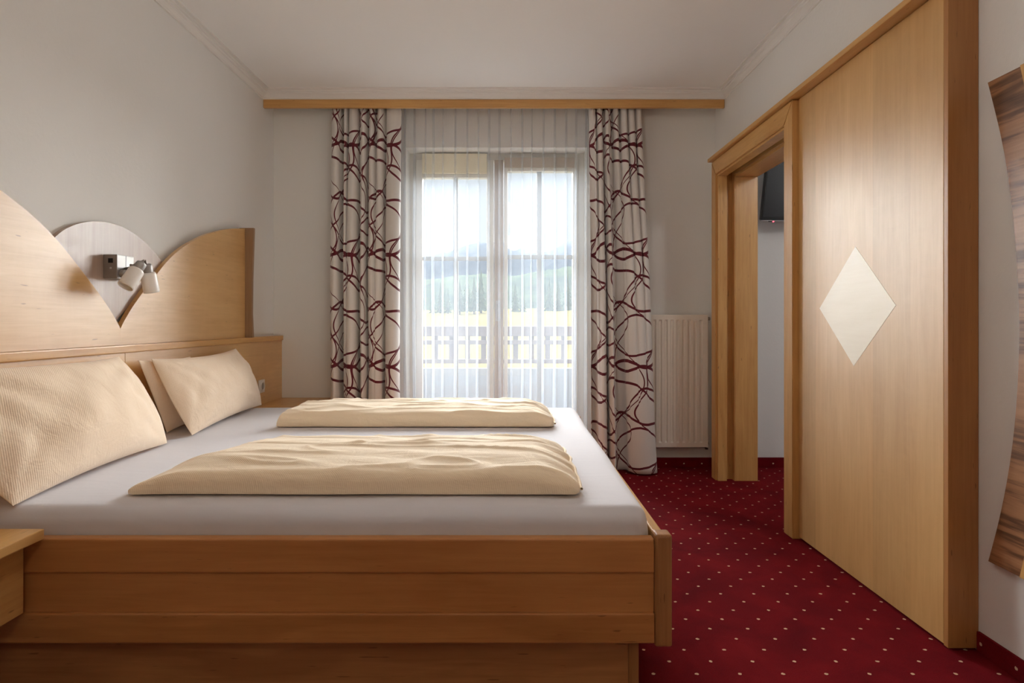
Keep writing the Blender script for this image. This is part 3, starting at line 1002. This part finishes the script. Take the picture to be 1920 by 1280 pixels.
# ------------------------------------------------------------------ bed
bed = empty('bed', (-.56, 2.41, 0))
tag(bed, 'wide double bed frame of brown alder wood on a recessed plinth', 'bed')
BY0, BY1 = 1.486, 3.385
bx0 = -1.5555
bxp = .375
def side_board(y, s):
    # stepped profile extruded along x (s = -1 near side, +1 far side)
    o_ = lambda v: y + s * v
    pr = [(o_(0), .362), (o_(-.000), .440), (o_(-.010), .450), (o_(-.030), .450), (o_(-.030), .186), (o_(.004), .186), (o_(.004), .250), (o_(-.003), .2635), (o_(-.009), .268), (o_(-.009), .362)]
    return pr
for y, s in ((BY0, -1), (BY1, 1)):
    # one board per rail: top rail, middle field, bottom lip
    sg = s
    ys = lambda v: y - sg * v           # v measured inwards
    a, b = sorted((ys(0), ys(.030)))
    bm = bmesh.new(); box(bm, bx0, bxp - .003, a, b, .3625, .4505, .006, 3)
    obj('upper_rail', bm, M['wood_bed'], bed)
    a, b = sorted((ys(.009), ys(.028)))
    obj('side_board', B(bx0, bxp - .003, a, b, .262, .362), M['wood_bed'], bed)
    a, b = sorted((ys(-.003), ys(.030)))
    bm = bmesh.new(); box(bm, bx0, bxp - .003, a, b, .186, .2618, .005, 3)
    obj('lower_rail', bm, M['wood_lip'], bed)
for y in (BY0 - .002, BY1 - .043):
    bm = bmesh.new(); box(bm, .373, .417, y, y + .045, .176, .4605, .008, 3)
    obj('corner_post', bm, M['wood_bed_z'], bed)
bm = bmesh.new(); box(bm, .380, .408, BY0 + .044, BY1 - .044, .19, .449, .005, 3)
obj('footboard', bm, M['wood_y'], bed)
py0 = 1.535
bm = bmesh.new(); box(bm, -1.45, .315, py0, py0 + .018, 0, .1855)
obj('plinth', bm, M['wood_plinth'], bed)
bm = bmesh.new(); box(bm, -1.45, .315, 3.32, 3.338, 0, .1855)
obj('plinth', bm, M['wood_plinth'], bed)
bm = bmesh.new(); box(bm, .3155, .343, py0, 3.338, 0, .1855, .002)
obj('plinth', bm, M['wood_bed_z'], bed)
obj('slatted_base', B(bx0 + .01, .37, BY0 + .032, BY1 - .032, .265, .30), M['wood_x'], bed)

# mattress with fitted sheet
def slab(x0f, x1f, y0, y1, z0, z1, r, nx=60, ny=60, disp=None, ex=.5):
    """rounded slab as closed grid; x limits are functions of y"""
    bm = bmesh.new()
    # cross-section loop in y-z; rings along x
    loop = []
    w_ = (y1 - y0)
    h_ = (z1 - z0)
    def arc(cy, cz, a0, a1, n=7): return [(cy + r * math.cos(a), cz + r * math.sin(a)) for a in [a0 + (a1 - a0) * q / n for q in range(n + 1)]]
    P = math.pi
    loop += arc(y1 - r, z1 - r, 0, P / 2)
    loop += [(y1 - r - (w_ - 2 * r) * q / ny, z1) for q in range(1, ny)]
    loop += arc(y0 + r, z1 - r, P / 2, P)
    rb = r * .4
    loop += [(y0, z0 + rb), (y0 + rb * .3, z0 + rb * .3), (y0 + rb, z0)]
    loop += [(y0 + rb + (w_ - 2 * rb) * q / 8, z0) for q in range(1, 8)]
    loop += [(y1 - rb, z0), (y1 - rb * .3, z0 + rb * .3), (y1, z0 + rb)]
    cy, cz = (y0 + y1) / 2, (z0 + z1) / 2
    rings = []
    xs = []
    m = 8
    for q in range(m): # left cap
        a = P / 2 * q / m
        xs.append((r * (1 - math.sin(a)) * 1, 0, r * (1 - math.cos(a)) if False else r - r * math.sin(a), r * (1 - math.sin(P / 2 - a)) ))
    prof = []
    for q in range(m + 1):
        a = P / 2 * q / m
        prof.append((r - r * math.sin(a) , r - r * math.cos(a)))   # (x inset distance from the end plane , shrink)
    # ends: at the end plane shrink=r, inset 0 ; inside r shrink=0
    seq = [(0, r - r * math.cos(P / 2 * q / m), r * (1 - math.sin(P / 2 * q / m))) for q in range(m + 1)]
    for q in range(m + 1):
        a = P / 2 * q / m
        rings.append(('L', r - r * math.cos(a), r - r * math.sin(a)))
    for q in range(1, nx): rings.append(('M', q / nx, 0))
    for q in range(m, -1, -1):
        a = P / 2 * q / m
        rings.append(('R', r - r * math.cos(a), r - r * math.sin(a)))
    V = []
    for kind, p, sh in rings:
        row = []
        for (y, z) in loop:
            sy = (w_ / 2 - sh) / (w_ / 2); sz = (h_ - sh) / h_
            yy = cy + (y - cy) * sy; zz = z0 + (z - z0) * sz
            a, b = x0f(yy), x1f(yy)
            x = a + p if kind == 'L' else (b - p if kind == 'R' else a + r + (b - a - 2 * r) * p)
            v = Vector((x, yy, zz))
            if disp: v = disp(v)
            row.append(bm.verts.new(v))
        V.append(row)
    n = len(loop)
    for A, C in zip(V, V[1:]):
        for i in range(n): bm.faces.new((A[i], A[(i + 1) % n], C[(i + 1) % n], C[i]))
    bm.faces.new(V[0]); bm.faces.new(V[-1][::-1])
    return bm

def mdisp(v):
    t = noise.noise(Vector((v.x * 3, v.y * 3, v.z * 2)))
    if v.z > .45: v.z += t * .003
    v.y += (-.004 * math.cos(v.x * 2)) if v.y < 1.7 and v.z < .5 else 0
    return v
def mx1(y): return .372 + .018 * (y - 1.55) / 1.8 + .006 * noise.noise(Vector((y * 2, 0, 5)))
bm = slab(lambda y: -1.553, mx1, 1.519, 3.353, .302, .515, .045, 60, 60, mdisp)
for v in bm.verts:   # keep the part inside the frame clear of the footboard, let it bulge above
    if v.co.z < .452: v.co.x = min(v.co.x, .376)
mt = obj('mattress', bm, M['sheet'], None, True, origin=(-.59, 2.43, .302))
tag(mt, 'white fitted sheet over the wide mattress in the bed frame', 'mattress')

# ------------------------------------------------------------------ duvets
def fold_noise(v, seed):
    a = noise.noise(Vector((v.x * 2.2 + seed, v.y * 5.0, seed)))
    b = noise.noise(Vector((v.x * 5 + v.y * 6, v.y * 13 - v.x * 2, seed + 4)))
    c = 1 - abs(noise.noise(Vector((v.x * 3.2 - v.y * 2.5 + seed, v.y * 10 + v.x * 1.5, seed + 9)))) * 3
    c = max(0, c) ** 3
    return a, b, c

def duvet(x0n, x0f_, x1n, x1f_, y0, y1, ztop, seed, label, crease, taper):
    zb = .5195
    w_ = y1 - y0
    def lx(y): return x0n + (x0f_ - x0n) * max(0, min(1, (y - y0) / w_)) ** 1.15 + .008 * noise.noise(Vector((y * 9, seed, 0)))
    def rx(y): return x1n + (x1f_ - x1n) * max(0, min(1, (y - y0) / w_)) + .010 * noise.noise(Vector((y * 11, seed, 7)))
    def dp(v):
        h = (v.z - zb) / (ztop - zb)
        a, b, c = fold_noise(v, seed)
        fy = (v.y - y0) / w_
        # ends thin out towards the hems
        er = min(1, max(0, (rx(v.y) - v.x) / .14)); el = min(1, max(0, (v.x - lx(v.y)) / taper))
        th = (.42 + .58 * math.sin(er * math.pi / 2)) * (.30 + .70 * math.sin(el * math.pi / 2))
        th *= .80 + .20 * math.sin(math.pi * min(1, max(0, fy * 1.15)))
        hh = h * (ztop - zb) * th
        if h > .3:
            wgt = min(1, (h - .3) / .4)
            hh += wgt * (a * .006 + b * .005 + c * .008) * (.5 + .5 * th)
            hh -= wgt * .006 * math.exp(-((v.y - (y0 + crease * w_ + .012 * math.sin(v.x * 3 + seed))) / .010) ** 2)
            k_ = max(0, 1 - er)
            hh += wgt * k_ * .007 * math.sin(v.y * 60 + 20 * v.x)
        v.z = zb + max(hh, 0)
        if h > .15:
            v.y += .006 * noise.noise(Vector((v.x * 3.5, 0, seed))) - (.012 * (1 - er) * (1 if fy < .5 else -.3))
        else:
            v.y += .005 * noise.noise(Vector((v.x * 4, 3, seed)))
        return v
    bm = slab(lx, rx, y0, y1, zb, ztop, .034, 150, 70, dp)
    t = obj('duvet', bm, M['cream2'], None, True, origin=((x0n + x1n) / 2, (y0 + y1) / 2, zb))
    tag(t, label, 'duvet', 'folded duvets on the bed')
    # piped hem at the foot end
    bm = bmesh.new()
    N = 40
    prev = None
    pts = []
    for i in range(N + 1):
        y = y0 + .01 + (w_ - .03) * i / N
        x = rx(y) + .003
        z = zb + .016 + .012 * math.sin(math.pi * i / N) + .003 * noise.noise(Vector((y * 30, seed, 1)))
        pts.append(Vector((x, y, z)))
    for a, b in zip(pts, pts[1:]): tube(bm, a, b, .004, .004, 8, False)
    bmesh.ops.remove_doubles(bm, verts=bm.verts, dist=.0005)
    obj('hem', bm, M['cream2'], t, True)
    return t
duvet(-1.066, -.955, .203, .196, 1.620, 2.175, .600, 1.3, 'nearer cream duvet folded lengthwise on the bed', .62, .18)
duvet(-1.067, -.935, .213, .205, 2.672, 3.215, .600, 8.1, 'farther cream duvet folded lengthwise on the window side', .62, .03)

# ------------------------------------------------------------------ pillows
def pillow(C, T, seed, name='pillow', nb=44, back=.35, parent=None, mat=None, sag=0.0, side=.02):
    """C: four corners bottom-near, bottom-far, top-far, top-near; inflated towards the room"""
    BN, BF, TF, TN = [Vector(c) for c in C]
    nrm = ((BF - BN).cross(TN - BN)).normalized()
    if nrm.x < 0: nrm = -nrm
    bm = bmesh.new()
    F, K = [], []
    for j in range(nb + 1):
        t = -math.cos(math.pi * j / nb) * .5 + .5
        fr, bk = [], []
        for i in range(nb + 1):
            s = -math.cos(math.pi * i / nb) * .5 + .5
            p = BN.lerp(BF, s).lerp(TN.lerp(TF, s), t)
            es, et = 4 * s * (1 - s), 4 * t * (1 - t)
            # edges pulled in between the corners
            cen = (BN + BF + TF + TN) / 4
            p = p + (cen - p) * (.00 + .055 * (es * (1 - et) ** 4 * 1.3) + side * (et * (1 - es) ** 4))
            p.z -= sag * es * t ** 2
            h = (es ** .55) * (et ** .60)
            q = Vector((s * 3 + seed, t * 2, seed))
            wr = noise.noise(q * 1.3) * .14 + noise.noise(q * 3.1) * .07 + noise.noise(Vector((s * 3 + t * 6, t * 3 - s * 9, seed))) * .05
            # creases fanning out of the corners
            cr = 0
            for (cs, ct) in ((0, 0), (1, 1), (0, 1), (1, 0)):
                ds, dt = s - cs, (t - ct) * .5
                rr = math.hypot(ds, dt); an = math.atan2(dt, ds)
                cr += (abs(math.sin(an * 7 + seed * 3 + cs * 2 + rr * 3)) - .6) * math.exp(-((rr - .22) / .16) ** 2) * .13
            d = T * h * (1 + wr + cr)
            fr.append(p + nrm * d)
            bk.append(p - nrm * d * back)
        F.append(fr); K.append(bk)
    VF = [[bm.verts.new(p) for p in r] for r in F]
    VK = [[(VF[j][i] if i in (0, nb) or j in (0, nb) else bm.verts.new(K[j][i])) for i in range(nb + 1)] for j in range(nb + 1)]
    for j in range(nb):
        for i in range(nb):
            bm.faces.new((VF[j][i], VF[j][i + 1], VF[j + 1][i + 1], VF[j + 1][i]))
            try: bm.faces.new((VK[j][i], VK[j + 1][i], VK[j + 1][i + 1], VK[j][i + 1]))
            except ValueError: pass
    return obj(name, bm, mat or M['cream'], parent, True, origin=(BN + BF) / 2 if parent is None else None)

p1 = pillow([(-1.290, 1.530, .520), (-1.345, 2.318, .520), (-1.500, 2.262, .866), (-1.500, 1.430, .880)], .115, 2.2, sag=.010, side=-.06)
tag(p1, 'nearer large cream striped pillow leaning on the headboard', 'pillow', 'pillows against the headboard')
p2 = pillow([(-1.335, 2.480, .520), (-1.415, 3.375, .522), (-1.500, 3.235, .853), (-1.500, 2.468, .845)], .10, 6.7, sag=.012, side=-.03)
tag(p2, 'farther cream pillow leaning on the headboard near the window', 'pillow', 'pillows against the headboard')
# turned-in open end of the far pillow case
fl = pillow([(-1.470, 2.530, .521), (-1.470, 2.90, .530), (-1.515, 2.80, .835), (-1.520, 2.412, .842)], .050, 4.4, 'pillowcase_flap', 20, .3, p2)

# ------------------------------------------------------------------ shaped wooden wall piece at the right edge
wp = empty('wall_mirror', (XR, 1.35, 1.0))
tag(wp, 'hourglass-shaped walnut wall panel cut off by the right edge', 'wall panel')
gx = XR - .018
def gy(px): return 1100 * gx / (px - 952)
side = [(1852, 155), (1865, 206), (1878, 262), (1890, 330), (1900, 410), (1907, 500), (1911, 600), (1909, 700), (1902, 800), (1890, 890), (1873, 975), (1853, 1052)]
side = [(gy(a), 1 + (603 - b) * gy(a) / 1100) for a, b in side]
side = smooth_curve(side, 4)
side = [(y, min(max(z, .296), 1.705)) for y, z in side]
yc = 1.36
mir = [(2 * yc - y, z) for y, z in side[::-1]]
bm = bmesh.new(); prism(bm, side + mir, 'x', gx, XR - .0005)
obj('walnut_board', bm, M['walnut'], wp)
ins = [(yc + (y - yc) * .66 - .0, z) for y, z in side]
ins = [(1.36 + .256, 1.706), (1.36 + .235, 1.60), (1.36 + .20, 1.35), (1.36 + .19, 1.0), (1.36 + .20, .65), (1.36 + .235, .40), (1.36 + .258, .2955)]
ins = smooth_curve(ins, 4)
bm = bmesh.new(); prism(bm, ins + [(2 * yc - y, z) for y, z in ins[::-1]], 'x', gx - .003, gx - .0003)
obj('birch_field', bm, M['wood_z'], wp)

# ------------------------------------------------------------------ fill lamp added above the bed's near side to brighten the room (out of frame)
cl = empty('added_fill_lamp', (-.05, 1.65, ZC))
tag(cl, 'added out-of-frame fill lamp hanging over the near side of the bed', 'lamp')
bm = bmesh.new(); lathe(bm, (-.05, 1.65, ZC - .0005), (0, 0, -1), [(0, 0), (0, .06), (.02, .06), (.03, .02), (.10, .02), (.10, 0)])
obj('fill_lamp_canopy', bm, M['chrome'], cl, True)
ld = bpy.data.lights.new('added_fill_light', 'POINT'); ld.energy = 7; ld.shadow_soft_size = .13; ld.color = (1, .97, .94)
lo = bpy.data.objects.new('added_fill_light', ld); COL.objects.link(lo); lo.parent = cl; lo.location = (0, 0, -.26)

c3 = cl.copy(); COL.objects.link(c3); c3.location = (.1, -.9, ZC)  # added warm rear fill for the bed front, out of view
c3['label'] = 'added warm fill lamp behind the viewer'
for ch in cl.children:
    e = ch.copy(); COL.objects.link(e); e.parent = c3
    if e.type == 'LIGHT':
        e.data = ch.data.copy(); e.data.energy = 13; e.data.color = (1, .80, .56)
c2 = cl.copy(); COL.objects.link(c2); c2.location = (2.35, 2.2, ZC)  # unseen fill added to lift the wall seen through the doorway
c2['label'] = 'added fill lamp in the next room beyond the doorway'
for ch in cl.children:
    e = ch.copy(); COL.objects.link(e); e.parent = c2
    if e.type == 'LIGHT':
        e.data = ch.data.copy(); e.data.energy = 14
for m in bpy.data.meshes:
    m.update()
